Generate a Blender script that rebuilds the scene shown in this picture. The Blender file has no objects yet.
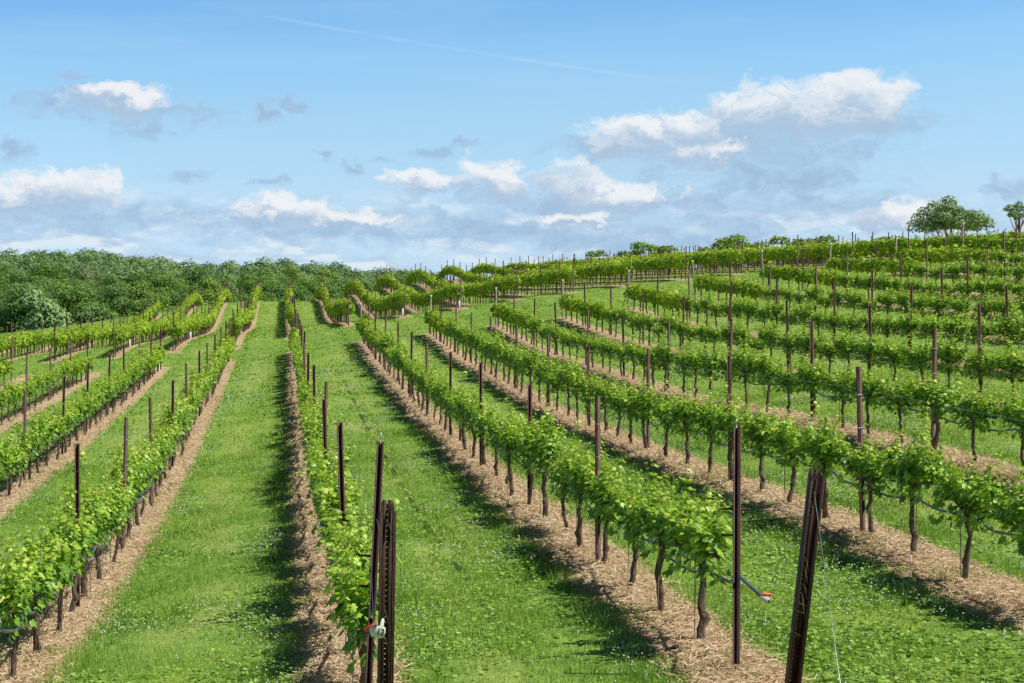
import bpy, math, random
import numpy as np
from mathutils import Vector

rng = np.random.default_rng(11)
random.seed(11)
scene = bpy.context.scene
COL = scene.collection

# ------------------------------------------------------------------ layout constants
F = 1600.0; CX, CY = 282.0, 285.0            # row vanishing point of the photograph
CAMZ = 2.985
SP, X0 = 2.74, 0.55                           # row spacing, offset of the tagged row
def rowx(k): return X0 + SP * k
NEAR_END = {-4: 61.5, -3: 63.3, -2: 64.6, -1: 67.3, 0: 65.2}
NEAR_START = {0: 9.9, 1: 11.6, 2: 11.75, -1: 12.0, -2: 11.6}
def near_end(k): return NEAR_END.get(k, 65.6)
def near_start(k): return NEAR_START.get(k, 11.8)
def far_start(k): return 78.3 if k > 0 else (75.5 if k == 0 else 73.0)
FAR_END = {-4: 135, -5: 113, -6: 105, -7: 100, -8: 95, -9: 90}
def proj(x, y, z):
    return CX + F * x / y, CY - F * (z - CAMZ) / y

# ------------------------------------------------------------------ terrain
CP = [  # row, depth, height
 (0,9,.02),(0,12.2,.0),(0,20,-.25),(0,28,-.36),(0,35,-.34),(0,48,-.1),(0,64,.265),(0,75,.5),(0,101,.35),(0,120,.85),(0,146,1.7),
 (1,10.4,.2),(1,12.6,.126),(1,13.85,.11),(1,15.1,.11),(1,17.5,.08),(1,20,.04),(1,28.8,.02),(1,34,.03),(1,41.8,.08),(1,48.7,.21),(1,63.4,.6),(1,78.6,.97),(1,160,2.0),
 (2,13.84,.365),(2,15.2,.37),(2,16.5,.39),(2,17.7,.37),(2,22.7,.25),(2,25.5,.24),(2,28,.17),(2,32,.14),(2,37,.17),(2,42,.28),(2,47.3,.38),(2,53,.51),(2,64.8,.92),(2,78.4,1.42),(2,144,2.15),
 (3,19,.66),(3,20.5,.72),(3,23.1,.7),(3,26.8,.7),(3,29.3,.68),(3,40.7,.58),(3,48,.65),(3,53,.75),(3,64.8,1.24),(3,77.5,1.77),(3,135,2.65),
 (4,25.5,1.0),(4,30,.95),(4,34,.95),(4,40,.98),(4,58.6,1.28),(4,65.6,1.59),(4,78,2.25),(4,135,3.05),
 (5,31.8,1.3),(5,37.5,1.32),(5,65.6,2.0),(5,78.3,2.6),(5,135,3.4),
 (6,37.7,1.72),(6,44.4,1.78),(6,65.8,2.38),(6,78.3,2.89),(6,134,3.5),
 (7,42.8,2.1),(7,52.8,2.3),(7,65.7,2.82),(7,78.4,3.23),(7,133,3.6),
 (8,52.7,2.65),(8,60,3.0),(8,65.8,3.1),(8,78.5,3.5),(9,61.8,3.4),(9,65.7,3.4),(9,78.4,3.7),(9,131,3.9),
 (10,62,3.85),(10,65.5,3.95),(10,79,3.85),(11,78,4.2),(11,131,4.2),(12,79,4.3),(14,131,4.4),(20,120,4.4),(20,150,4.2),(26,140,4.4),
 (-1,13,-.25),(-1,14.6,-.38),(-1,16.6,-.5),(-1,22,-.68),(-1,27.6,-.78),(-1,33,-.73),(-1,36.3,-.7),(-1,50,-.5),(-1,68.7,-.235),(-1,73,.12),(-1,135,1.65),
 (-2,28.8,-.84),(-2,31.2,-.86),(-2,36,-.86),(-2,40.9,-.76),(-2,64.6,-.45),(-2,73,.0),(-2,141,1.4),
 (-3,45,-.9),(-3,63.3,-.8),(-3,73,-.36),(-3,139,1.0),(-4,61,-.8),(-4,72.3,-.5),(-4,130,.15),(-6,90,-1.1),(-6,125,-.95),(-8,120,-1.5),(-10,125,-2.0),
 (-3,101,-.5),(-2,104,-.22),(-1,101,.15),(1,102,.5),(1,115,.65),(1,138,1.3),(2,100,.85),(2,110,1.1),(2,120,1.5),(2,135,2.15),
 (3,101,1.12),(3,110,1.38),(3,120,1.8),(4,90,1.9),(4,100,1.75),(4,112,1.95),(4,121,2.2),(5,100,2.42),(5,122,2.65),(6,102,2.75),(7,102,3.15),(4,147,2.6),(6,148,3.0),(3,147,2.2),
 (-5,100,-1.15),(-6,100,-1.4),(-8,100,-1.7),
 (-3,9,-.35),(3,8,.5),(5,10,1.1),(-6,30,-1.2),(-8,50,-1.5),(8,25,2.2),(12,40,3.6),
]
SX, SY = 9.0, 14.0
_c = np.array([(rowx(k) / SX, d / SY, z) for k, d, z in CP])
def _phi(r2): return 0.5 * r2 * np.log(r2 + 1e-9)
_n = len(_c)
_K = _phi(((_c[:, None, :2] - _c[None, :, :2]) ** 2).sum(-1)) + 0.035 * np.eye(_n)
_P = np.c_[np.ones(_n), _c[:, :2]]
_A = np.zeros((_n + 3, _n + 3)); _A[:_n, :_n] = _K; _A[:_n, _n:] = _P; _A[_n:, :_n] = _P.T
_w = np.linalg.solve(_A, np.r_[_c[:, 2], 0, 0, 0])
def sstep(a, b, x):
    t = np.clip((x - a) / (b - a), 0, 1); return t * t * (3 - 2 * t)
_tx = [-200, 0, 60, 110, 160, 205, 225, 280, 340, 400, 500, 700]
_ty = [251, 250, 251, 253, 259, 265, 262, 260, 266, 270, 272, 275]
def far_h(x, y):
    px = CX + F * x / np.maximum(y, 1)
    yt = np.interp(px, _tx, _ty)
    top = CAMZ + (CY - yt) * 470 / F
    rise = (top - 11.2 + 11.0) * sstep(195, 470, y)
    ridge = np.interp(px, [-200, 20, 60, 150, 190, 260], [5, 6, 8.5, 8, -3, -4]) * sstep(560, 900, y)
    return -11.0 + rise * (1 - 0.3 * sstep(480, 560, y)) + ridge
def H(x, y):
    x = np.atleast_1d(np.asarray(x, float)); y = np.atleast_1d(np.asarray(y, float))
    out = np.zeros_like(x)
    for i in range(0, len(x), 20000):
        xs, ys = x[i:i + 20000], y[i:i + 20000]
        xc, yc = np.clip(xs, -28, 70), np.clip(ys, 7, 165)
        q = np.c_[xc / SX, yc / SY]
        r2 = ((q[:, None, :] - _c[None, :, :2]) ** 2).sum(-1)
        h = _phi(r2) @ _w[:_n] + _w[_n] + q @ _w[_n + 1:]
        h = np.clip(h, -6, 5.2)
        h = h - 0.10 * np.maximum(-28 - xs, 0).clip(0, 60)
        b = sstep(140, 205, ys)
        out[i:i + 20000] = h * (1 - b) + far_h(xs, np.maximum(ys, 140)) * b
    return out
def h1(x, y): return float(H([x], [y])[0])

# ------------------------------------------------------------------ mesh helpers
def mesh_np(name, verts, tris, mat, tint=None, smooth=False):
    me = bpy.data.meshes.new(name)
    verts = np.ascontiguousarray(verts, np.float32); tris = np.ascontiguousarray(tris, np.int32)
    k = tris.shape[1]
    me.vertices.add(len(verts)); me.vertices.foreach_set('co', verts.ravel())
    me.loops.add(tris.size); me.loops.foreach_set('vertex_index', tris.ravel())
    me.polygons.add(len(tris)); me.polygons.foreach_set('loop_start', np.arange(0, tris.size, k, dtype=np.int32))
    if smooth: me.polygons.foreach_set('use_smooth', np.ones(len(tris), dtype=bool))
    if tint is not None:
        a = me.attributes.new('tint', 'FLOAT', 'POINT'); a.data.foreach_set('value', np.ascontiguousarray(tint, np.float32))
    me.update(calc_edges=True)
    me.materials.append(mat)
    return me
class MB:
    """collects triangles"""
    def __init__(s): s.v = []; s.f = []; s.t = []; s.n = 0
    def add(s, v, f, t=None):
        v = np.asarray(v, float); f = np.asarray(f, int)
        s.v.append(v); s.f.append(f + s.n); s.t.append(np.full(len(v), .5) if t is None else np.broadcast_to(np.asarray(t, float), (len(v),)).copy()); s.n += len(v)
    def tube(s, pts, rad, sides=6, t=None, cap=True):
        pts = np.asarray(pts, float); m = len(pts); rad = np.broadcast_to(rad, (m,))
        tan = np.gradient(pts, axis=0); tan /= np.linalg.norm(tan, axis=1)[:, None] + 1e-9
        ref = np.array([0.13, 0.05, 1.0]) if abs(tan[:, 2]).mean() < .8 else np.array([1.0, .1, 0])
        b = np.cross(tan, ref); b /= np.linalg.norm(b, axis=1)[:, None] + 1e-9
        c = np.cross(b, tan)
        a = np.linspace(0, 2 * math.pi, sides, endpoint=False)
        v = pts[:, None, :] + rad[:, None, None] * (np.cos(a)[None, :, None] * b[:, None, :] + np.sin(a)[None, :, None] * c[:, None, :])
        v = v.reshape(-1, 3); f = []
        for i in range(m - 1):
            for j in range(sides):
                p, q = i * sides + j, i * sides + (j + 1) % sides
                f += [(p, q, q + sides), (p, q + sides, p + sides)]
        if cap:
            for base in (0, (m - 1) * sides):
                for j in range(1, sides - 1): f.append((base, base + j, base + j + 1))
        s.add(v, f, t)
    def box(s, lo, hi, t=None):
        (a, b, c), (d, e, g) = lo, hi
        v = [(a, b, c), (d, b, c), (d, e, c), (a, e, c), (a, b, g), (d, b, g), (d, e, g), (a, e, g)]
        f = [(0, 2, 1), (0, 3, 2), (4, 5, 6), (4, 6, 7), (0, 1, 5), (0, 5, 4), (1, 2, 6), (1, 6, 5), (2, 3, 7), (2, 7, 6), (3, 0, 4), (3, 4, 7)]
        s.add(v, f, t)
    def prism(s, outline, z0, z1, shear=None):
        """outline: closed polyline in xy (thin strip profile), walls + end caps by strip pairing"""
        n = len(outline); o = np.asarray(outline, float)
        v = np.r_[np.c_[o, np.full(n, z0)], np.c_[o, np.full(n, z1)]]
        f = []
        for i in range(n):
            j = (i + 1) % n; f += [(i, j, j + n), (i, j + n, i + n)]
        h = n // 2
        for base in (0, n):
            for i in range(h - 1):
                a, b, c, d = base + i, base + i + 1, base + n - 2 - i, base + n - 1 - i
                f += [(a, b, c), (a, c, d)]
        s.add(v, f)
    def mesh(s, name, mat, smooth=False):
        return mesh_np(name, np.concatenate(s.v), np.concatenate(s.f), mat, np.concatenate(s.t), smooth)
def link(name, me, parent=None, loc=None):
    o = bpy.data.objects.new(name, me); COL.objects.link(o)
    if parent: o.parent = parent
    if loc is not None: o.location = loc
    return o
def tag(o, label, cat, group=None, kind=None):
    if label: o['label'] = label
    if cat: o['category'] = cat
    if group: o['group'] = group
    if kind: o['kind'] = kind
    return o
def empty(name, loc): return link(name, None, None, loc)
def copy_tree(o, parent=None):
    c = o.copy(); COL.objects.link(c)
    if parent: c.parent = parent
    for ch in list(o.children): copy_tree(ch, c)
    return c
ORD = ('first second third fourth fifth sixth seventh eighth ninth tenth eleventh twelfth thirteenth fourteenth fifteenth sixteenth '
       'seventeenth eighteenth nineteenth twentieth').split()
def ordn(n):
    if n <= 20: return ORD[n - 1]
    t = {2: 'twenty', 3: 'thirty', 4: 'forty', 5: 'fifty'}[n // 10]
    return {20: 'twentieth', 30: 'thirtieth', 40: 'fortieth', 50: 'fiftieth'}[n] if n % 10 == 0 else t + '-' + ORD[n % 10 - 1]
def rowname(k):
    if k == 0: return 'tagged row'
    return f"{ordn(abs(k))} row {'right' if k > 0 else 'left'} of the tagged row"
def farname(k):
    if k == 0: return 'far row in line with the tagged row'
    return f"{ordn(abs(k))} far row {'right' if k > 0 else 'left'} of the tagged row"

# ------------------------------------------------------------------ materials
class NT:
    def __init__(s, nt): s.nt = nt; s.L = nt.links
    def n(s, t, **kw):
        x = s.nt.nodes.new(t)
        for k, v in kw.items(): setattr(x, k, v)
        return x
    def put(s, sock, v):
        if hasattr(v, 'is_linked') or isinstance(v, bpy.types.NodeSocket): s.L.new(v, sock)
        else: sock.default_value = v
    def m(s, op, a, b=None, c=None, clamp=False):
        x = s.n('ShaderNodeMath', operation=op, use_clamp=clamp); s.put(x.inputs[0], a)
        if b is not None: s.put(x.inputs[1], b)
        if c is not None: s.put(x.inputs[2], c)
        return x.outputs[0]
    def vm(s, op, a, b=None):
        x = s.n('ShaderNodeVectorMath', operation=op); s.put(x.inputs[0], a)
        if b is not None: s.put(x.inputs[1], b)
        return x.outputs[0]
    def mr(s, v, a, b, c=0.0, d=1.0, smooth=True):
        x = s.n('ShaderNodeMapRange', interpolation_type='SMOOTHSTEP' if smooth else 'LINEAR')
        s.put(x.inputs['Value'], v)
        for k, w in zip(('From Min', 'From Max', 'To Min', 'To Max'), (a, b, c, d)): s.put(x.inputs[k], w)
        return x.outputs[0]
    def mix(s, f, a, b, blend='MIX'):
        x = s.n('ShaderNodeMix', data_type='RGBA', blend_type=blend); s.put(x.inputs[0], f)
        for i, v in ((6, a), (7, b)):
            if isinstance(v, tuple): v = (*v, 1.0) if len(v) == 3 else v
            s.put(x.inputs[i], v)
        return x.outputs[2]
    def noise(s, vec, scale, detail=3.0, rough=.55, dist=0.0):
        x = s.n('ShaderNodeTexNoise'); s.put(x.inputs['Vector'], vec)
        x.inputs['Scale'].default_value = scale; x.inputs['Detail'].default_value = detail
        x.inputs['Roughness'].default_value = rough; x.inputs['Distortion'].default_value = dist
        return x.outputs['Fac']
def new_mat(name):
    m = bpy.data.materials.new(name); m.use_nodes = True; m.node_tree.nodes.clear()
    g = NT(m.node_tree); out = g.n('ShaderNodeOutputMaterial')
    return m, g, out
def principled(g, out, col, rough=.6, spec=.3, metal=0.0, bump=None, dist=.01, strength=.5):
    p = g.n('ShaderNodeBsdfPrincipled')
    g.put(p.inputs['Base Color'], (*col, 1) if isinstance(col, tuple) else col)
    g.put(p.inputs['Roughness'], rough); p.inputs['Specular IOR Level'].default_value = spec; p.inputs['Metallic'].default_value = metal
    if bump is not None:
        b = g.n('ShaderNodeBump'); b.inputs['Distance'].default_value = dist; b.inputs['Strength'].default_value = strength
        g.put(b.inputs['Height'], bump); g.L.new(b.outputs[0], p.inputs['Normal'])
    g.L.new(p.outputs[0], out.inputs[0])
    return p
def attr(g, name='tint'):
    return g.n('ShaderNodeAttribute', attribute_name=name).outputs['Fac']
def ramp(g, fac, stops):
    x = g.n('ShaderNodeValToRGB'); g.put(x.inputs[0], fac); e = x.color_ramp.elements
    while len(e) < len(stops): e.new(.5)
    for q, (p, c) in zip(e, stops): q.position = p; q.color = (*c, 1)
    return x.outputs[0]
def leafy(name, stops, trans=.35, rough=.45, spec=.35, objvar=.25, scale=None):
    m, g, out = new_mat(name)
    t = attr(g)
    oi = g.n('ShaderNodeObjectInfo').outputs['Random']
    c = ramp(g, t, stops)
    c = g.mix(g.m('MULTIPLY', oi, objvar), c, g.mix(1.0, c, (.62, .72, .6), 'MULTIPLY'))
    if scale:
        nz = g.noise(g.n('ShaderNodeNewGeometry').outputs['Position'], scale, 2)
        c = g.mix(g.mr(nz, .35, .7), g.mix(1.0, c, (.62, .7, .66), 'MULTIPLY'), c)
    p = g.n('ShaderNodeBsdfPrincipled'); g.L.new(c, p.inputs['Base Color'])
    p.inputs['Roughness'].default_value = rough; p.inputs['Specular IOR Level'].default_value = spec
    tr = g.n('ShaderNodeBsdfTranslucent'); g.put(tr.inputs[0], g.mix(1.0, c, (1.25, 1.15, .55), 'MULTIPLY'))
    ms = g.n('ShaderNodeMixShader'); ms.inputs[0].default_value = trans
    g.L.new(p.outputs[0], ms.inputs[1]); g.L.new(tr.outputs[0], ms.inputs[2]); g.L.new(ms.outputs[0], out.inputs[0])
    return m
M = {}
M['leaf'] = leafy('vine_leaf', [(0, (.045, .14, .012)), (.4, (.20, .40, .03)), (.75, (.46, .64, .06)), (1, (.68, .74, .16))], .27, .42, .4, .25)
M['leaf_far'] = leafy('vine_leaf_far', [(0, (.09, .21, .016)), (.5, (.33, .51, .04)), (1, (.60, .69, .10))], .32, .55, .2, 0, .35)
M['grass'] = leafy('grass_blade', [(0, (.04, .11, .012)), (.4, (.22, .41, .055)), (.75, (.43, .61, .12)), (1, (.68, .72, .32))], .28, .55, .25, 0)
M['tree_mid'] = leafy('tree_leaf_mid', [(0, (.09, .17, .04)), (.5, (.20, .345, .075)), (1, (.36, .50, .12))], .22, .6, .15, .9)
M['tree_dark'] = leafy('tree_leaf_dark', [(0, (.07, .15, .05)), (.5, (.17, .31, .085)), (1, (.29, .44, .12))], .2, .6, .15, .9)
M['tree_light'] = leafy('tree_leaf_light', [(0, (.13, .23, .045)), (.5, (.26, .40, .075)), (1, (.40, .52, .13))], .24, .6, .15, .8)
M['tree_pale'] = leafy('tree_leaf_pale', [(0, (.12, .21, .08)), (.5, (.27, .42, .16)), (1, (.42, .56, .25))], .2, .6, .15, 0)
M['tree_brown'] = leafy('tree_leaf_tan', [(0, (.14, .20, .08)), (.5, (.26, .31, .14)), (1, (.40, .43, .22))], .2, .6, .15, .6)
M['tree_haze'] = leafy('tree_leaf_haze_tint', [(0, (.09, .17, .075)), (.5, (.19, .32, .12)), (1, (.32, .45, .18))], .18, .7, .1, 0)  # bluish distance haze put into the leaf colour

m, g, out = new_mat('vine_bark'); geo = g.n('ShaderNodeNewGeometry').outputs['Position']
sc = g.vm('MULTIPLY', geo, (60., 60., 14.)); nz = g.noise(sc, 1.0, 4, .65)
c = ramp(g, nz, [(.3, (.05, .034, .025)), (.52, (.17, .12, .09)), (.72, (.34, .27, .21))])
principled(g, out, c, .9, .1, 0, nz, .02, 1.0); M['bark'] = m
m, g, out = new_mat('tree_bark'); nz = g.noise(g.n('ShaderNodeNewGeometry').outputs['Position'], 5., 4)
principled(g, out, ramp(g, nz, [(.3, (.05, .04, .03)), (.7, (.16, .13, .10))]), .9, .1); M['treebark'] = m
def steel(name, a, b, cc):
    m, g, out = new_mat(name); geo = g.n('ShaderNodeNewGeometry').outputs['Position']
    oi = g.n('ShaderNodeObjectInfo').outputs['Random']
    v = g.vm('ADD', g.vm('MULTIPLY', geo, (22., 22., 5.)), g.n('ShaderNodeObjectInfo').outputs['Location'])
    nz = g.noise(v, 1.0, 5, .65); sp = g.noise(geo, 160., 2)
    col = ramp(g, nz, [(.3, a), (.55, b), (.78, cc)])
    col = g.mix(g.m('MULTIPLY', oi, .5), col, g.mix(1.0, col, (.6, .58, .6), 'MULTIPLY'))
    principled(g, out, col, g.mr(nz, .3, .7, .5, .75), .45, .25, sp, .003, .4); M[name] = m
steel('rust_steel', (.042, .020, .015), (.10, .046, .034), (.17, .088, .064))
steel('dark_steel', (.035, .018, .014), (.075, .036, .027), (.13, .07, .05))
steel('grey_post', (.13, .105, .085), (.22, .19, .16), (.32, .29, .25))
def plain(name, col, rough=.5, spec=.4, metal=0., var=.15, scale=30.):
    m, g, out = new_mat(name); nz = g.noise(g.n('ShaderNodeNewGeometry').outputs['Position'], scale, 3)
    c = g.mix(g.mr(nz, .3, .7), tuple(q * (1 - var) for q in col), tuple(min(1, q * (1 + var)) for q in col))
    principled(g, out, c, rough, spec, metal); M[name] = m
plain('hose', (.10, .125, .15), .4, .5)
plain('wire', (.6, .61, .63), .38, .5, .85)
plain('white_plastic', (.66, .64, .58), .45, .4, 0, .06)
plain('red_plastic', (.62, .045, .02), .4, .4, 0, .1)
plain('orange_plastic', (.75, .12, .03), .4, .4, 0, .1)
plain('black_ink', (.012, .012, .015), .5, .3)
plain('blue_twine', (.07, .11, .2), .7, .2)
plain('stake', (.26, .19, .12), .8, .2, 0, .35, 12.)
plain('clover', (.72, .72, .66), .8, .1, 0, .1)
m, g, out = new_mat('straw_bits'); t = attr(g)
principled(g, out, ramp(g, t, [(0, (.25, .145, .075)), (.5, (.57, .42, .245)), (1, (.84, .69, .46))]), .85, .15); M['straw'] = m

# ground: grass alleys and bare straw-covered strips under every row
m, g, out = new_mat('vineyard_ground')
geo = g.n('ShaderNodeNewGeometry').outputs['Position']; sx = g.n('ShaderNodeSeparateXYZ'); g.L.new(geo, sx.inputs[0])
X, Y = sx.outputs[0], sx.outputs[1]
r = g.m('DIVIDE', g.m('SUBTRACT', X, X0 - .03), SP)
k_ = g.m('ROUND', r); dist = g.m('MULTIPLY', g.m('ABSOLUTE', g.m('SUBTRACT', r, k_)), SP)
edge = g.noise(geo, 2.2, 4, .6); edge2 = g.noise(geo, 11., 3, .6)
dd = g.m('ADD', dist, g.m('ADD', g.m('MULTIPLY', g.m('SUBTRACT', edge, .5), .42), g.m('MULTIPLY', g.m('SUBTRACT', edge2, .5), .25)))
strip = g.mr(dd, .43, .31)
ends = g.m('MULTIPLY', g.m('SUBTRACT', g.noise(geo, 1.6, 2), .5), 1.4)
Yn = g.m('ADD', Y, ends)
fs = g.mr(k_, -1., 1., 72.3, 77.5, False)
near = g.m('MULTIPLY', g.mr(Yn, 8.6, 9.0), g.mr(Yn, 66.6, 66.2))
far = g.m('MULTIPLY', g.mr(g.m('SUBTRACT', Yn, fs), -.4, 0.), g.m('LESS_THAN', Yn, g.m('ADD', 112., g.m('ADD', g.m('MULTIPLY', g.m('GREATER_THAN', k_, -4.5), 25.), g.m('MULTIPLY', g.m('GREATER_THAN', k_, -3.5), 14.)))))
strip = g.m('MULTIPLY', strip, g.m('MAXIMUM', near, far))
n1 = g.noise(geo, .55, 4, .6); n2 = g.noise(geo, 6., 4, .65); n3 = g.noise(geo, 38., 3, .6); n4 = g.noise(g.vm('MULTIPLY', geo, (1., .22, 1.)), 1.1, 3)
gc = ramp(g, n2, [(.25, (.09, .185, .022)), (.5, (.20, .355, .055)), (.78, (.35, .51, .10))])
gc = g.mix(g.m('MULTIPLY', g.mr(n1, .42, .68), .55), gc, (.36, .47, .08))
mid = g.mr(dist, .65, 1.2)
gc = g.mix(g.m('MULTIPLY', mid, g.mr(n4, .42, .62, 0., .62)), gc, (.42, .49, .13))
gc = g.mix(1.0, gc, ramp(g, n3, [(.25, (.62, .62, .62)), (.7, (1.15, 1.15, 1.15))]), 'MULTIPLY')
# darker, barer wheel line in the alley right of the tagged row
wl = g.m('ABSOLUTE', g.m('SUBTRACT', g.m('ADD', X, g.m('MULTIPLY', g.m('SUBTRACT', n1, .5), .12)), 1.9))
wl = g.m('MULTIPLY', g.mr(wl, .06, .02), g.m('MULTIPLY', g.mr(g.noise(g.vm('MULTIPLY', geo, (0., 1., 0.)), .9, 3), .40, .56), g.m('MULTIPLY', g.mr(Y, 13.5, 15.), g.mr(Y, 60., 40.))))
gc = g.mix(g.m('MULTIPLY', wl, .85), gc, (.035, .035, .014))
st = g.noise(g.vm('MULTIPLY', geo, (9., 2.2, 5.)), 3.0, 5, .7); st2 = g.noise(geo, 26., 4, .7); st3 = g.noise(geo, 1.3, 3)
scx = ramp(g, st2, [(.28, (.22, .135, .072)), (.5, (.53, .375, .225)), (.75, (.72, .55, .36))])
scx = g.mix(g.m('MULTIPLY', g.mr(st, .45, .7), .5), scx, (.72, .56, .39))
scx = g.mix(g.m('MULTIPLY', g.mr(st3, .42, .7), .5), scx, (.42, .25, .145))
weeds = g.mr(g.noise(geo, 3.1, 5, .7), .57, .64)
scx = g.mix(g.m('MULTIPLY', weeds, .7), scx, (.16, .28, .04))
colr = g.mix(strip, gc, scx)
# beyond the vineyard the ground is rough meadow and woodland floor
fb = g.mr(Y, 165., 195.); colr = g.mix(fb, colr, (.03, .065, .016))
hb = g.m('ADD', g.m('MULTIPLY', n3, .6), g.m('MULTIPLY', n2, .8))
principled(g, out, colr, .92, .12, 0, hb, .06, .7); M['ground'] = m

# ------------------------------------------------------------------ ground sheet
def lines(*segs):
    o = []
    for a, b, st in segs: o += list(np.arange(a, b, st))
    return np.array(o + [segs[-1][1]])
def geom(a, b, n): return list(np.sign(a) * np.geomspace(abs(a), abs(b), n))
gx = np.r_[geom(-3500, -62, 14), lines((-60, -30, 2), (-30, -10, .6), (-10, 14, .2), (14, 45, .5), (45, 90, 2)), geom(95, 3500, 14)]
gy = np.r_[geom(-400, -8, 8), lines((-6, 6, 1), (6, 30, .2), (30, 90, .5), (90, 160, 1), (160, 250, 4), (250, 1000, 25)), geom(1100, 6000, 10)]
GX, GY = np.meshgrid(gx, gy); xs, ys = GX.ravel(), GY.ravel()
zs = H(xs, ys)
fr = (xs - X0) / SP; dr = np.abs(fr - np.round(fr)) * SP
inb = ((ys > 8.5) & (ys < 66.5)) | ((ys > 74) & (ys < 151))
zs = zs + np.where(inb, .05 * np.exp(-(dr / .33) ** 2), 0) - np.where((np.abs(xs - 1.9) < .12) & (ys > 13) & (ys < 50), .03, 0)
bump = (np.sin(xs * 2.3 + np.sin(ys * .9) * 2) * np.sin(ys * 1.7 + xs * .6) * .018)
zs = zs + np.where((ys < 60) & (np.abs(xs) < 40), bump, 0)
nx, ny = len(gx), len(gy); idx = np.arange(nx * ny).reshape(ny, nx)
quads = np.c_[idx[:-1, :-1].ravel(), idx[:-1, 1:].ravel(), idx[1:, 1:].ravel(), idx[1:, :-1].ravel()]
tag(link('ground', mesh_np('ground', np.c_[xs, ys, zs], quads, M['ground'], None, True)), 'rolling green hillside with bare straw strips under the vine rows', 'ground', None, 'structure')

# ------------------------------------------------------------------ ground cover (stuff)
def strip_d(x):
    f_ = (x - X0 + .03) / SP; return np.abs(f_ - np.round(f_)) * SP
def blk(y): return ((y > 8.7) & (y < 66.4)) | (y > 74.5)
def scatter(n, y0, y1, power):
    """points in the ground area the photograph sees, density falling with depth"""
    u = rng.random(n); p = 2 - power
    y = (y0 ** p + u * (y1 ** p - y0 ** p)) ** (1 / p)
    x = -.19 * y - .7 + rng.random(n) * (.665 * y + 1.4)
    return x, y
def patch(x, y, s, seed):
    r_ = np.random.default_rng(seed); o = np.zeros_like(x)
    for i in range(7):
        a, ph, w = r_.random() * 6.28, r_.random() * 6.28, s * (.6 + 1.6 * r_.random())
        o += np.sin((x * math.cos(a) + y * math.sin(a)) * w + ph)
    return o / 3.0
def grass(n, y0, y1, power, hgt, wid):
    x, y = scatter(n, y0, y1, power)
    d = strip_d(x); e = .355 + .09 * patch(x, y, 3.0, 5) + .06 * rng.standard_normal(len(x))
    keep = (~blk(y)) | (d > e) | (rng.random(len(x)) < .05) | ((patch(x, y, 2.0, 9) > .75) & (rng.random(len(x)) < .5))
    keep &= ~((np.abs(x - 1.9) < .045) & (y > 14) & (y < 45) & (rng.random(len(x)) < .8))
    x, y = x[keep], y[keep]; n = len(x)
    z = H(x, y) + np.where(blk(y), .05 * np.exp(-(strip_d(x) / .33) ** 2), 0) - .012
    pt = patch(x, y, .9, 21); lush = patch(x, y, 2.6, 33)
    h_ = hgt * (.65 + .75 * rng.random(n)) * np.clip(1 + .28 * lush, .5, 1.7)
    h_ *= np.clip(1 + .35 * patch(x, y, 9., 61), .5, 1.6); h_ *= np.where(np.abs(strip_d(x) - .52) < .16, 1.35, 1)
    w_ = wid(y) * (.6 + .8 * rng.random(n))
    a = rng.random(n) * 6.283; le = rng.random(n) * .75; la = rng.random(n) * 6.283
    bx, by = np.cos(a) * w_ / 2, np.sin(a) * w_ / 2
    tip = np.c_[x + np.cos(la) * le * h_, y + np.sin(la) * le * h_, z + h_]
    v = np.empty((n, 3, 3)); v[:, 0] = np.c_[x - bx, y - by, z]; v[:, 1] = np.c_[x + bx, y + by, z]; v[:, 2] = tip
    midl = np.clip((strip_d(x) - .7) / .5, 0, 1)
    t = np.clip(.47 + .13 * pt + .10 * lush + .13 * patch(x, y, 9., 61) + .10 * patch(x, y, 24., 62) + .24 * rng.standard_normal(n) + .20 * midl * np.clip(.6 + patch(x, y * .25, 1.6, 71), 0, 1.5), 0, 1)
    dry = rng.random(n) < .035 + .09 * midl * (pt > .0); t[dry] = 1
    tv = np.stack([t * .5, t * .5, t * 1.06], 1)  # shading painted into the tint: dark blade foot, light tip
    return v.reshape(-1, 3), np.arange(3 * n).reshape(-1, 3), tv.ravel()
g1 = grass(460000, 8.8, 34, 1.35, .055, lambda y: .0030 + .00024 * y)
g2 = grass(230000, 32, 150, 1.5, .045, lambda y: .0009 * y)
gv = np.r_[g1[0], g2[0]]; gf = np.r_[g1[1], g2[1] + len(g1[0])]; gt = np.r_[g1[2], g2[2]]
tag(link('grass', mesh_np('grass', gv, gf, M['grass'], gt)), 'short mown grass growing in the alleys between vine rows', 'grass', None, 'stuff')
# clover heads
x, y = scatter(85000, 8.8, 60, 1.2)
kp = (strip_d(x) > .5) & (1.5 * patch(x, y, 1.1, 51) + .5 * patch(x, y, 5., 57) + .6 * rng.standard_normal(len(x)) + .5 * (strip_d(x) < .75) > .85); x, y = x[kp], y[kp]
rr = (.0038 + .0045 * rng.random(len(x))) * (1 + y / 60); z = H(x, y) + .055 + .03 * rng.random(len(x))
oct_ = np.array([(1, 0, 0), (-1, 0, 0), (0, 1, 0), (0, -1, 0), (0, 0, .9), (0, 0, -.9)])
of = np.array([(0, 2, 4), (2, 1, 4), (1, 3, 4), (3, 0, 4), (2, 0, 5), (1, 2, 5), (3, 1, 5), (0, 3, 5)])
v = np.c_[x, y, z][:, None, :] + rr[:, None, None] * oct_[None]
tag(link('clover_flowers', mesh_np('clover', v.reshape(-1, 3), (of[None] + 6 * np.arange(len(x))[:, None, None]).reshape(-1, 3), M['clover'])), 'small white clover flowers dotted through the grass alleys', 'clover', None, 'stuff')
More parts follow.
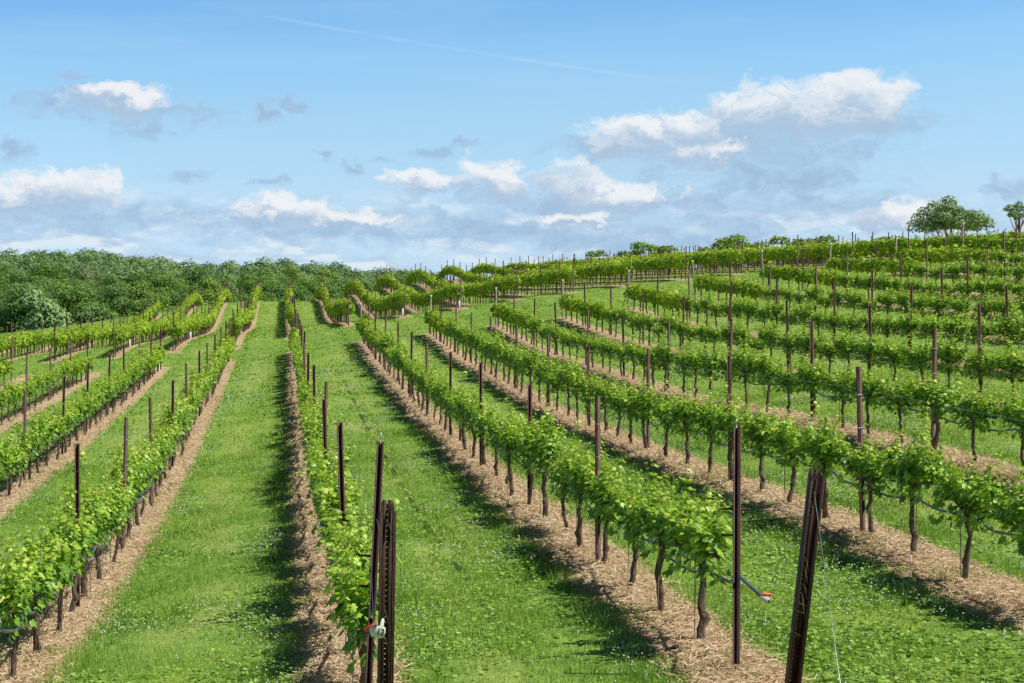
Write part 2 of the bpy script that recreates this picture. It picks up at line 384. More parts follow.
# broad clover leaves, low rosettes
x, y = scatter(90000, 8.8, 34, 1.3)
kp = (strip_d(x) > .42) & (patch(x, y, 1.4, 51) + .7 * rng.standard_normal(len(x)) > .35); x, y = x[kp], y[kp]; n = len(x)
z = H(x, y) + .02 + .035 * rng.random(n); s_ = .012 + .014 * rng.random(n); a = rng.random(n) * 6.28
ang = a[:, None] + np.arange(5)[None] * 1.2566
v = np.stack([x[:, None] + np.cos(ang) * s_[:, None], y[:, None] + np.sin(ang) * s_[:, None], z[:, None] + rng.normal(0, .3, (n, 5)) * s_[:, None]], -1)
pf = np.array([(0, 1, 2), (0, 2, 3), (0, 3, 4)])
tl = np.repeat(np.clip(.45 + .2 * rng.standard_normal(n), 0, .85), 5)
tag(link('clover_leaves', mesh_np('clover_leaves', v.reshape(-1, 3), (pf[None] + 5 * np.arange(n)[:, None, None]).reshape(-1, 3), M['grass'], tl)), 'low clover leaves mixed into the grass alleys', 'clover', None, 'stuff')
# straw mulch on the strips
x, y = scatter(420000, 8.8, 50, 1.4)
kp = (strip_d(x) < .44 + .06 * rng.standard_normal(len(x))) & blk(y) & (y < 66); x, y = x[kp], y[kp]; n = len(x)
z = H(x, y) + .05 * np.exp(-(strip_d(x) / .33) ** 2) + .008 + .022 * rng.random(n)
L_ = .025 + .075 * rng.random(n); a = rng.random(n) * 6.28; w_ = .0009 + .00012 * y; dz = rng.normal(0, .15, n) * L_
dx, dy = np.cos(a) * L_ / 2, np.sin(a) * L_ / 2; px, py = -np.sin(a) * w_, np.cos(a) * w_
v = np.stack([np.c_[x - dx - px, y - dy - py, z - dz], np.c_[x + dx - px, y + dy - py, z + dz], np.c_[x + dx + px, y + dy + py, z + dz + .003], np.c_[x - dx + px, y - dy + py, z - dz + .003]], 1)
tag(link('straw_mulch', mesh_np('straw', v.reshape(-1, 3), np.arange(4 * n).reshape(-1, 4), M['straw'], np.repeat(np.clip(.55 + .25 * rng.standard_normal(n), 0, 1), 4))), 'dry tan straw litter covering the bare strips under the vines', 'straw', None, 'stuff')

# ------------------------------------------------------------------ grapevines
_half = [(0, .06), (.16, -.10), (.42, -.04), (.50, .16), (.40, .26), (.60, .50), (.46, .62), (.27, .58), (.22, .80), (0, 1.0)]
_ol = _half + [(-a, b) for a, b in _half[-2:0:-1]]
LT = np.array([(0, .34, .0)] + [(a * .95, b, -.30 * abs(a) - .10 * (b - .4) ** 2) for a, b in _ol])
LF = np.array([(0, i, i % len(_ol) + 1) for i in range(1, len(_ol) + 1)])
def frames(nrm, tip):
    nrm = nrm / (np.linalg.norm(nrm, axis=1)[:, None] + 1e-9)
    t = tip - (tip * nrm).sum(1)[:, None] * nrm; t /= np.linalg.norm(t, axis=1)[:, None] + 1e-9
    return nrm, t, np.cross(t, nrm)
def leaves(mb, p, nrm, tip, s, tint, LT=LT, LF=LF):
    n, t, b = frames(nrm, tip); q = len(LT)
    curl = .6 + .9 * rng.random(len(p))
    v = p[:, None] + s[:, None, None] * (LT[None, :, :1] * b[:, None] + LT[None, :, 1:2] * t[:, None] + (LT[None, :, 2:] * curl[:, None, None]) * n[:, None])
    mb.add(v.reshape(-1, 3), (LF[None] + q * np.arange(len(p))[:, None, None]).reshape(-1, 3), np.repeat(tint, q))
def unit(n): 
    v = rng.standard_normal((n, 3)); return v / np.linalg.norm(v, axis=1)[:, None]
def foliage_mesh(seed):
    global rng
    rng = np.random.default_rng(seed); mb = MB()
    ns = 30; P = []; N = []; T = []; S = []; C = []
    for i in range(ns):
        y0 = -.56 + 1.12 * (i + rng.random()) / ns; y0 *= (.55 + .45 * abs(y0) / .56)
        side = rng.choice([-1, 1]); ln = (rng.uniform(.20, .46) if i % 11 else rng.uniform(.5, .72)) * (1.0 if abs(y0) < .5 else .8)
        out = rng.uniform(.0, .36) ; droop = rng.uniform(.1, .8) * out
        p = np.array([side * .02, y0, .66]); d = np.array([side * out, rng.normal(0, .38), 1.0 - .35 * out]); d /= np.linalg.norm(d)
        pts = [p.copy()]; nn = int(ln / .042) + 1
        for j in range(nn):
            d = d + np.array([rng.normal(0, .10), rng.normal(0, .10), -droop * .13]); d /= np.linalg.norm(d)
            p = p + d * (ln / nn); pts.append(p.copy()); fr_ = (j + 1) / nn
            for _ in range(3 if fr_ < .7 else 2):
                o = unit(1)[0]; o[2] *= .45; o[0] += .35 * np.sign(p[0] + .001); o /= np.linalg.norm(o)
                pet = rng.uniform(.02, .075) * (1.15 - .6 * fr_)
                P.append(p + o * pet); S.append(rng.uniform(.040, .078) * (1.1 - .62 * fr_ ** 1.6)); T.append(o + np.array([0, 0, -.35]))
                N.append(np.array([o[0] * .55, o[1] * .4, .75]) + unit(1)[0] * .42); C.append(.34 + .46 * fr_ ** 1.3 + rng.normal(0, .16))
        mb.tube(pts, np.linspace(.0042, .0016, len(pts)), 3, .55)
    # hanging lower leaves around the cordon
    m_ = 160
    y0 = np.clip(rng.normal(0, .30, m_), -.62, .62); x0 = rng.normal(0, .075, m_); z0 = rng.uniform(.47, .84, m_)
    pp = np.c_[x0, y0, z0]; o = np.c_[np.sign(x0) * .8 + rng.normal(0, .3, m_), rng.normal(0, .5, m_), rng.normal(-.5, .3, m_)]
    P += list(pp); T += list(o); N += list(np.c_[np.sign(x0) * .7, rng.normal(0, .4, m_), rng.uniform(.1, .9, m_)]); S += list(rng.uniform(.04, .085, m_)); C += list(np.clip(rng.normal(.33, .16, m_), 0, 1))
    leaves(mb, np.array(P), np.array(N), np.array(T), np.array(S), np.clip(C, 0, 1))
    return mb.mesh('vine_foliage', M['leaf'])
def wob(n, amp): 
    w = np.cumsum(rng.normal(0, 1, (n, 2)), 0); w -= w[0]; w -= np.linspace(0, 1, n)[:, None] * w[-1]; return w * amp
def trunk_mesh():
    mb = MB(); n = 10; zz = np.linspace(-.08, .60, n); w = wob(n, .011); lean = rng.normal(0, .03, 2)
    pts = np.c_[w[:, 0] + lean[0] * np.sin(zz * 3), w[:, 1] + lean[1] * np.sin(zz * 4), zz]
    rad = np.array([.040, .036, .033, .034, .029, .031, .027, .031, .036, .030]) * rng.uniform(.62, .95) * (1 + rng.normal(0, .07, n))
    mb.tube(pts, rad, 7)
    # burr near the foot and knuckle at the head
    for zc, r0 in ((rng.uniform(.1, .3), .034), (.58, .042)):
        i = int(np.argmin(abs(zz - zc))); q = pts[i]
        a = unit(1)[0] * .012; mb.tube([q + a + (0, 0, -.05), q + a, q + a + (0, 0, .05)], [.012, r0, .012], 6)
    return mb.mesh('vine_trunk', M['bark'], True), pts[-1]
def cordon_mesh(top):
    mb = MB()
    for s in (-1, 1):
        n = 7; u = np.linspace(0, 1, n); w = wob(n, .012)
        pts = np.c_[top[0] * (1 - u) + w[:, 0], top[1] * (1 - u) + s * .6 * u, .57 + .09 * np.sqrt(u) + w[:, 1]]
        mb.tube(pts, np.linspace(.026, .012, n), 6)
        for j in range(5):
            q = pts[min(n - 1, 1 + j)]; mb.tube([q, q + np.array([rng.normal(0, .02), rng.normal(0, .02), rng.uniform(.03, .07)])], [.012, .007], 5)
    return mb.mesh('vine_cordon', M['bark'], True)
FOL = [foliage_mesh(100 + i) for i in range(12)]
rng = np.random.default_rng(5)
TRK = []
for i in range(10):
    t_, top = trunk_mesh(); TRK.append((t_, cordon_mesh(top)))
mb = MB(); mb.tube([(.0, 0, -.05), (.004, .01, .45), (0, .015, .92)], .0045, 5); STAKE = mb.mesh('training_stake', M['stake'])

near_v, far_v, extra_v = [], [], []
rows_near = list(range(-5, 13)); rows_far = list(range(-9, 24))
for k in rows_near:
    xk = rowx(k); y = near_start(k) + (.55 if k == 0 else .95)
    vis = []
    while y < near_end(k) - .5:
        z = h1(xk, y); u, v_ = proj(xk, y, z + .6)
        if -6 < u < 1030 and v_ < 700: vis.append((k, y, z))
        elif -60 < u < 1170 and v_ < 900 and y > 9 and k >= 0: extra_v.append((k, y, z))
        y += 1.24
    for i, q in enumerate(vis): near_v.append(q + (i + 1, len(vis)))
for k in rows_far:
    xk = rowx(k); y = far_start(k) + .8; yend = FAR_END.get(k, 150 if k < 15 else 125)
    while y < yend:
        z = h1(xk, y); u, v_ = proj(xk, y, z + .6)
        if -30 < u < 1060: far_v.append((k, y, z))
        y += 1.24
near_v.sort(key=lambda q: q[1])
ind, rest = near_v[:300], [q[:3] for q in near_v[300:]] + far_v
proto = None
def place_vine(k, y, z, label):
    global proto
    if proto is None:
        o = empty('grapevine', (0, 0, 0)); link('trunk', TRK[0][0], o); link('cordon', TRK[0][1], o); link('foliage', FOL[0], o); link('stake', STAKE, o); proto = o
    else: o = copy_tree(proto)
    dx = random.gauss(0, .025)
    o.location = (rowx(k) + dx, y + random.gauss(0, .05), z + .045)
    o.rotation_euler = (random.gauss(0, .015), random.gauss(0, .02), random.choice((0, math.pi)) + random.gauss(0, .05))
    a, s = random.choice(TRK), random.uniform(.86, 1.1) * (.97 if k >= 3 else 1.05) * (.78 if random.random() < .07 else 1.0)
    o.scale = (s * random.uniform(.9, 1.12), random.uniform(.94, 1.05), s * random.uniform(.96, 1.08))
    for ch in o.children:
        if ch.name.startswith('trunk'): ch.data = a[0]
        elif ch.name.startswith('cordon'): ch.data = a[1]
        elif ch.name.startswith('foliage'): ch.data = random.choice(FOL)
        else: ch.location = (random.choice((-.05, .05)), random.uniform(-.06, .06), 0)
    tag(o, label, 'grapevine', 'grapevines trained along the near rows')
for k, y, z, i, n in ind:
    where = 'near end' if -1 <= k <= 1 else ('right picture edge' if k > 0 else 'left picture edge')
    place_vine(k, y, z, f"leafy grapevine, {ordn(i)} from {where}, {rowname(k)}")
ex = {}
for k, y, z in extra_v: ex[k] = (k, y, z) if k not in ex or y > ex[k][1] else ex[k]
for k, y, z in ex.values():
    place_vine(k, y, z, f"leafy grapevine cut off by picture edge, {rowname(k)}")
# the rest: one mesh
rng = np.random.default_rng(77)
mb = MB()
LT2 = np.array([(0, 0, 0), (.5, .35, -.12), (.3, .85, -.1), (0, 1, -.05), (-.3, .85, -.1), (-.5, .35, -.12)]); LF2 = np.array([(0, 1, 2), (0, 2, 3), (0, 3, 4), (0, 4, 5)])
for k, y, z in rest:
    big = .92 if y < 70 else 1.08
    n = 175 if y < 70 else (210 if y < 90 else 165); xk = rowx(k)
    u = np.clip(rng.normal(0, .33, n), -.66, .66); th = rng.uniform(0, 6.283, n); rr = np.sqrt(rng.uniform(.25, 1, n))
    lump = (1.12 - .55 * np.abs(u)) * (1 + .15 * np.sin(u * 9 + y * 3)) * rng.uniform(.88, 1.15)
    p = np.c_[xk + np.cos(th) * .25 * rr * lump, y + u, z + (.82 + np.sin(th) * .24 * rr * lump + np.maximum(rng.normal(-.06, .13, n), 0)) * big]
    nr = np.c_[np.cos(th) * .8, rng.normal(0, .4, n), np.sin(th) * .6 + .5] + unit(n) * .4
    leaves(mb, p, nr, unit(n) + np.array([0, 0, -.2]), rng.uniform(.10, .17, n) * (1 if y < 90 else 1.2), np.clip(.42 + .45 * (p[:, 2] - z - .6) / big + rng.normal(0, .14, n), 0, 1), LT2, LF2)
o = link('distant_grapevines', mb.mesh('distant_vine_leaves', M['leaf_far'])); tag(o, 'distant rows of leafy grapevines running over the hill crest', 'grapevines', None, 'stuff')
mb = MB()
for k, y, z in rest:
    a, b = rng.normal(0, .03, 2); xk = rowx(k)
    mb.tube([(xk, y, z - .05), (xk + a, y + b, z + .3), (xk, y, z + .62)], [.034, .027, .03], 4, cap=False)
    mb.tube([(xk, y - .6, z + .68), (xk, y, z + .62), (xk, y + .6, z + .68)], [.014, .02, .014], 3, cap=False)
o2 = link('trunks', mb.mesh('distant_vine_trunks', M['bark'], True), o); o2['kind'] = 'stuff'

# ------------------------------------------------------------------ trellis posts
def omega(w, dpt, t):
    """folded steel post profile, a closed thin strip"""
    p = [(-w, dpt), (-w * .62, dpt), (-w * .42, -dpt), (w * .42, -dpt), (w * .62, dpt), (w, dpt)]
    q = [(w, dpt - t), (w * .62 + t, dpt - t), (w * .42 + t, -dpt - t), (-w * .42 - t, -dpt - t), (-w * .62 - t, dpt - t), (-w, dpt - t)]
    return p + q
mb = MB(); mb.prism(omega(.028, .016, .004), -.3, 1.80)
for zz in np.arange(.35, 1.75, .12):   # punched wire hooks
    for s in (-1, 1): mb.box((s * .030 - .003, .010, zz), (s * .030 + .003, .016, zz + .012))
POST_BODY = mb.mesh('line_post', M['rust_steel'])
mb = MB(); mb.prism(omega(.028, .016, .004), -.3, 1.80); POST_FAR = mb.mesh('plain_line_post', M['rust_steel'])
mb = MB(); mb.prism(omega(.04, .022, .004), -.3, 1.62); END_FAR = mb.mesh('end_post', M['grey_post'])
mb = MB(); mb.tube([(0, -.01, 1.79), (0, -.01, 1.825), (0, -.01, 1.826), (0, -.01, 1.85)], [.005, .005, .008, .007], 6); PIN = mb.mesh('pin', M['white_plastic'])
mb = MB(); mb.box((-.035, -.05, 1.50), (.035, -.044, 1.61)); TAGF = mb.mesh('row_tag', M['white_plastic'])
mb = MB()
mb.tube([(-.038, -.012, 0), (0, -.024, .004), (.038, -.012, 0)], .0025, 4)
CLIP = mb.mesh('wire_clip', M['wire'])
def punched(w, d, t, top, seed):
    """wide end post: back web with a line of punched slots and two folded sides"""
    mb = MB(); hole, pitch = .007, .032
    mb.box((-w * .62, d - t, -.3), (-.0042, d, top)); mb.box((.0042, d - t, -.3), (w * .62, d, top))
    z = -.3
    while z < top - pitch: mb.box((-.0042, d - t + .0004, z), (.0042, d - .0004, z + pitch - hole)); z += pitch
    for s in (-1, 1):
        a, b = sorted((s * (w * .62 + .0005), s * w * .74)); mb.box((a, -d, -.3), (b, d, top - .012))
        a, b = sorted((s * (w * .74 + .0005), s * w)); mb.box((a, -d, -.3), (b, -d + t, top - .03))
    return mb.mesh('punched_end_post', M['dark_steel'])
def lookat_tilt(o, base, top):
    v = Vector(top) - Vector(base); o.rotation_mode = 'QUATERNION'; o.rotation_quaternion = Vector((0, 0, 1)).rotation_difference(v)

posts = []
for k in rows_near:
    a, b = near_start(k), near_end(k); n = max(1, round((b - a) / 4.96))
    c = 0
    for j in range(n + 1):
        y = a + (b - a) * j / n; x = rowx(k); z = h1(x, y); u, v_ = proj(x, y, z + 1.2)
        if -4 < u < 1028 and proj(x, y, z + 1.8)[1] < 683:
            c += 1; posts.append(('near', k, y, z, c, j == n, j))
for k in rows_far:
    a = far_start(k); b = FAR_END.get(k, 150 if k < 15 else 124) - 1; c = 0
    for j in range(int((b - a) / 4.96) + 1):
        y = a + 4.96 * j; x = rowx(k); z = h1(x, y); u, v_ = proj(x, y, z + 1.2)
        if -4 < u < 1028: c += 1; posts.append(('far', k, y, z, c, j == 0, j))
posts.sort(key=lambda q: q[2])
pp = None; pe = None
for q in posts[:300]:
    blkname, k, y, z, c, end, j = q; x = rowx(k)
    special = blkname == 'near' and j == 0 and k in (0, 1)
    if end and blkname == 'near' and k >= 1:
        if pe is None: pe = empty('end_post', (0, 0, 0)); link('body', END_FAR, pe); link('row_tag', TAGF, pe); o = pe
        else: o = copy_tree(pe)
        o.rotation_euler = (random.gauss(-.05, .02), random.gauss(0, .03), random.gauss(0, .1))
        lab = f"pale end post with white tag, far end of {rowname(k)}"
    else:
        o = empty('trellis_post', (0, 0, 0)); link('body', POST_BODY, o)
        if y > 45: o.children[0].data = POST_FAR
        if y < 26:
            for zz in (.7, 1.15, 1.5): link('wire_clip', CLIP, o, (0, 0, zz))
        if (k == 0 and j in (0, 2)) or (k != 0 and random.random() < .06 and y < 30): link('pin', PIN, o)
        o.rotation_euler = (random.gauss(0, .018), random.gauss(0, .018), random.gauss(0, .15) + (math.pi if random.random() < .6 else 0))
        s_ = random.uniform(.91, .98) if k > 0 else random.uniform(.98, 1.03); o.scale = (1, 1, s_)
        if blkname == 'near':
            wh = 'near end' if -1 <= k <= 1 else ('right picture edge' if k > 0 else 'left picture edge')
            lab = f"dark rusty post, {ordn(c)} from {wh}, {rowname(k)}"
        else: lab = f"thin dark post, {ordn(c)} from the lane, {farname(k)}"
        if special:
            for ch in list(o.children):
                if ch.name.startswith('body'): ch.name = 'body'
            o.scale = (.80, .9, 1.11) if k == 0 else (1.0, 1.0, 1.0)
            for lo, hi, zc in (((-.11, .11, 1.19), (-.02, .10, 1.0)) if k == 1 else ((.03, .13, 1.15), (.03, .11, .98))):
                mbx = MB(); mbx.box((lo, -.028, zc), (hi, -.023, zc + .014)); link('cross_arm', mbx.mesh('cross_arm', M['rust_steel']), o)
    o.location = (x + random.gauss(0, .02) + (.05 if k == 0 else 0), y, z)
    if special:
        o.rotation_euler = (0.0, -.05 if k == 0 else -.004, math.pi)
        o.location = (x - .04 if k == 0 else x, y, z)
    tag(o, lab, 'post', 'steel trellis posts along the vine rows')
mb = MB()
for q in posts[300:]:
    _, k, y, z, c, end, j = q; x = rowx(k); a, b = rng.normal(0, .03, 2)
    mb.tube([(x, y, z - .2), (x + a, y + b, z + 1.8)], .032, 4)
if posts[300:]:
    tag(link('distant_posts', mb.mesh('distant_posts', M['rust_steel'])), 'farthest thin trellis posts along the hill crest', 'posts', None, 'stuff')

# punched end posts at the near ends of the tagged row and of the next one
zt = h1(.55, 9.05); zl = h1(3.29, 10.4)
e1 = empty('end_post', (.57, 9.05, zt)); b_ = link('body', punched(.045, .042, .004, 1.86, 1), e1); lookat_tilt(e1, (.57, 9.05, zt), (.565, 8.53, zt + 1.84))
tag(e1, 'dark punched steel end post carrying the white numbered tag', 'post', 'steel end posts in the foreground')
e2 = empty('end_post', (3.29, 10.4, zl)); link('body', punched(.045, .042, .004, 1.74, 2), e2); lookat_tilt(e2, (3.29, 10.4, zl), (3.285, 9.84, zl + 1.64))
tag(e2, 'leaning dark punched steel end post wrapped with bright wire ends', 'post', 'steel end posts in the foreground')
def axis_pt(base, top, s, off=(0, 0, 0)):
    return np.array(base) + (np.array(top) - np.array(base)) * s + np.array(off)
B1, T1 = (.57, 9.05, zt), (.565, 8.53, zt + 1.84); B2, T2 = (3.29, 10.4, zl), (3.285, 9.84, zl + 1.64)
# wire wraps on both end posts
for e, top, zz in ((e1, 1.94, (.55, .68, .74, 1.05, 1.2, 1.72)), (e2, 1.74, (.62, .78, .84, .92, 1.02, 1.10, 1.46))):
    for z in zz[:3]:
        mb = MB(); dz = rng.uniform(.02, .05)
        mb.tube([(-.042, .034, z + dz), (-.052, -.031, z + dz * .7), (-.03, -.033, z + .01), (.052, -.031, z - dz * .6), (.05, .033, z - dz)], .002, 4)
        link('wire_wrap', mb.mesh('wire_wrap', M['wire']), e)
    for z in zz[1:]:
        mb = MB(); x_ = rng.uniform(-.012, .006)
        mb.tube([(x_ - .012, -.020, z + rng.uniform(.05, .09)), (x_ + .004, -.026, z + .03), (x_ + .022, -.018, z - rng.uniform(.02, .06))], .0024, 4)
        link('wire_end', mb.mesh('wire_end', M['wire']), e)
mb = MB(); n = 12
hz = np.array(T2) * .93 + np.array(B2) * .07
mb.tube([hz, (3.14, 9.0, .746), (3.05, 8.46, h1(3.05, 8.46) - .03)], .0022, 4)
tag(link('guy_wire', mb.mesh('guy_wire', M['wire'])), 'thin taut guy wire from leaning end post down to the grass', 'wire')

# numbered tag, red ribbon, twine on the tagged end post
def poly(pts, yy, th):
    mb = MB(); n = len(pts); o = np.array(pts, float); c = o.mean(0)
    v = np.r_[np.c_[o[:, 0], np.full(n, yy), o[:, 1]], np.c_[o[:, 0], np.full(n, yy + th), o[:, 1]], [[c[0], yy, c[1]], [c[0], yy + th, c[1]]]]
    f = []
    for i in range(n):
        j = (i + 1) % n; f += [(i, j, j + n), (i, j + n, i + n), (2 * n, j, i), (2 * n + 1, i + n, j + n)]
    mb.add(v, f); return mb
def at_px(px, py, y): return Vector(((px - CX) * y / F, y, CAMZ - (py - CY) * y / F))
tg = poly([(-.036, -.035), (.0, -.046), (.033, -.036), (.042, .0), (.034, .028), (.016, .036), (.013, .078), (.002, .086), (-.010, .078), (-.012, .036), (-.034, .030), (-.044, 0)], 0, .004)
yt_ = 8.66
loc = at_px(380.5, 631.5, yt_)
tagt = link('row_tag', tg.mesh('row_tag', M['white_plastic'])); tagt.location = loc; tagt.scale = (.84, .84, .84); tagt.rotation_euler = (0, .25, .55)
tag(tagt, 'white plastic tag marked 13 hanging on the punched end post', 'tag')
cu = bpy.data.curves.new('digits', 'FONT'); cu.body = '13'; cu.size = .062; cu.align_x = 'CENTER'; cu.align_y = 'CENTER'; cu.extrude = .0004; cu.offset = .0012
tmp = bpy.data.objects.new('digits_tmp', cu); COL.objects.link(tmp); bpy.context.view_layer.update()
dm = bpy.data.meshes.new_from_object(tmp.evaluated_get(bpy.context.evaluated_depsgraph_get())); COL.objects.unlink(tmp); bpy.data.objects.remove(tmp)
dm.materials.clear(); dm.materials.append(M['black_ink'])
dg = link('digits', dm, tagt, (0, -.0012, -.006)); dg.rotation_euler = (math.pi / 2, 0, 0)
t2 = poly([(-.024, -.03), (.022, -.028), (.03, .0), (.02, .03), (-.02, .032), (-.03, .0)], 0, .004)
o = link('row_tag', t2.mesh('blank_tag', M['white_plastic'])); o.location = at_px(374.5, 631, yt_ + .05); o.rotation_euler = (0, -.2, -.3)
tag(o, 'blank white tag tucked behind the numbered tag', 'tag')
mb = MB()
for i in range(5):
    a = rng.uniform(-.6, .6); mb.tube([(-.03, 0, -.015), (-.01, -.01, .0 + a * .02), (.012, -.006, .012 + a * .01), (.034, 0, .03 + a * .02)], [.004, .009, .009, .004], 5)
o = link('red_ribbon', mb.mesh('red_ribbon', M['red_plastic'])); o.location = at_px(369.5, 628.5, yt_ + .35)
tag(o, 'small bright red plastic ribbon tied beside the numbered tag', 'ribbon')
mb = MB(); q = [at_px(371, 560, 9.6), at_px(372.5, 600, 9.3), at_px(373, 622, 8.85), at_px(378, 628, 8.79), at_px(384, 600, 8.76), at_px(384, 618, 8.76)]
mb.tube([tuple(p) for p in q], .0018, 4)
tag(link('blue_twine', mb.mesh('twine', M['blue_twine'])), 'blue twine tying the tags between the two foreground posts', 'twine')

# ------------------------------------------------------------------ wires and drip hoses
for k in range(-4, 11):
    a, b = near_start(k), near_end(k); x = rowx(k)
    ya = max(a, abs(x) / .5 - 1.0) if abs(k) > 1 else a
    if ya > b - 3: continue
    ys_ = np.arange(ya, b, .31); zg = H(np.full(len(ys_), x), ys_)
    sag = np.abs(np.sin((ys_ - a) * math.pi / 1.24)) ; wv = np.cumsum(rng.normal(0, .018, len(ys_))); wv -= np.convolve(wv, np.ones(9) / 9, 'same')
    pts = np.c_[x + .065 + wv + .02 * np.sin(ys_ * 2.1), ys_, zg + .58 - .075 * sag + .035 * np.sin(ys_ * 1.3 + k) + rng.normal(0, .006, len(ys_))]
    if k == 1:
        pre = np.array([at_px(764, 598.5, 10.9), at_px(752, 588, 11.2), at_px(741, 578, 11.5)]); pts = np.r_[pre, [(x + .05, 11.95, h1(x, 11.95) + .615), (x + .07, 12.4, h1(x, 12.4) + .60)], pts[pts[:, 1] > 12.7]]
        endp = pre[0]
    mb = MB(); mb.tube(pts, .0135, 7); ho = link('drip_hose', mb.mesh('drip_hose', M['hose'], True))
    tag(ho, f"dark drip hose strung under the vines of the {rowname(k)}", 'hose', 'drip hoses along the vine rows')
    if k == 1:
        mb = MB(); dv = np.array([.6, -.75, -.35]); dv /= np.linalg.norm(dv)
        mb.tube([endp - dv * .02, endp + dv * .035], [.021, .023], 12); mb.tube([endp + dv * .036, endp + dv * .04], [.013, .013], 10)
        c_ = link('cap', mb.mesh('hose_cap', M['white_plastic'], False), ho)
        mb = MB(); mb.tube([endp + dv * .0395, endp + dv * .0425], [.011, .011], 10); link('cap_hole', mb.mesh('cap_hole', M['black_ink']), c_)
        mb = MB(); mb.tube([endp + np.array([-.01, 0, .032]), endp + np.array([.035, -.015, .03]), endp + np.array([.06, -.02, .018])], [.009, .011, .006], 8)
        link('handle', mb.mesh('cap_handle', M['orange_plastic'], True), ho)
    heights = [(.66, 'lower'), (1.12, 'middle'), (1.52, 'upper')]
    for i, (hw, nm) in enumerate(heights):
        if k > 2 or k < -1: continue
        ys2 = np.arange(ya, b + .5, 1.24); zg2 = H(np.full(len(ys2), x), ys2)
        pts = np.c_[np.full(len(ys2), x + .035), ys2, zg2 + hw - .01 * np.abs(np.sin((ys2 - a) * math.pi / 4.96))]
        if k in (0, 1):
            B, T = ((B1, T1) if k == 0 else (B2, T2)); pts = np.r_[[axis_pt(B, T, {0: .42, 1: .56, 2: .80}[i], (.0, .03, 0))], pts]
        mb = MB(); mb.tube(pts, .0012, 4)
        tag(link('trellis_wire', mb.mesh('trellis_wire', M['wire'])), f"{nm} trellis wire stretched along the {rowname(k)}", 'wire', 'trellis wires along the vine rows')

# white guards on the last vines beside the grass lane
mb = MB()
a = np.linspace(0, 2 * math.pi, 10, endpoint=False)
ring = np.c_[np.cos(a), np.sin(a)]
v = np.r_[np.c_[ring * .06, np.zeros(10)], np.c_[ring * .055, np.full(10, .38)], np.c_[ring * .052, np.zeros(10)], np.c_[ring * .047, np.full(10, .38)]]
f = []
for i in range(10):
    j = (i + 1) % 10; f += [(i, j, j + 10), (i, j + 10, i + 10), (i + 20, j + 30, j + 20), (i + 20, i + 30, j + 30), (i + 10, j + 10, j + 30), (i + 10, j + 30, i + 30)]
mb.add(v, f); GUARD = mb.mesh('trunk_guard', M['white_plastic'], False)
for k, y, w in [(-2, near_end(-2) - .75, 'n'), (-1, near_end(-1) - .75, 'n'), (0, near_end(0) - .6, 'n'), (1, near_end(1) - 2.0, 'n'),
                (-1, 85.0, 'f'), (-2, 86.0, 'f'), (-3, 80.5, 'f'), (2, 80, 'f'), (3, 79.2, 'f')]:
    x = rowx(k); o = link('trunk_guard', GUARD, None, (x, y, h1(x, y) + .03))
    tag(o, f"white guard on vine trunk, {'far end of ' + rowname(k) if w == 'n' else farname(k)}", 'trunk guard', 'white guards on vine trunks')

# a few pruned canes lying on the straw
for i, (k, y, lab) in enumerate([(1, 12.35, 'dead pruned cane lying on the straw by the nearest vine, first row right'), (1, 17.2, 'dead pruned cane lying at the strip edge midway along the first row right'), (2, 17.9, 'dead pruned cane lying on the straw of the second row right')]):
    x = rowx(k) - .33; z = h1(x, y) + .03
    mb = MB(); u = np.linspace(-.28, .28, 6); mb.tube(np.c_[x + u, y + .12 * np.sin(u * 5), z + .015 + .012 * np.cos(u * 9)], np.linspace(.013, .005, 6), 5)
    tag(link('pruned_cane', mb.mesh('pruned_cane', M['bark'], True)), lab, 'cane', 'dead canes on the ground')

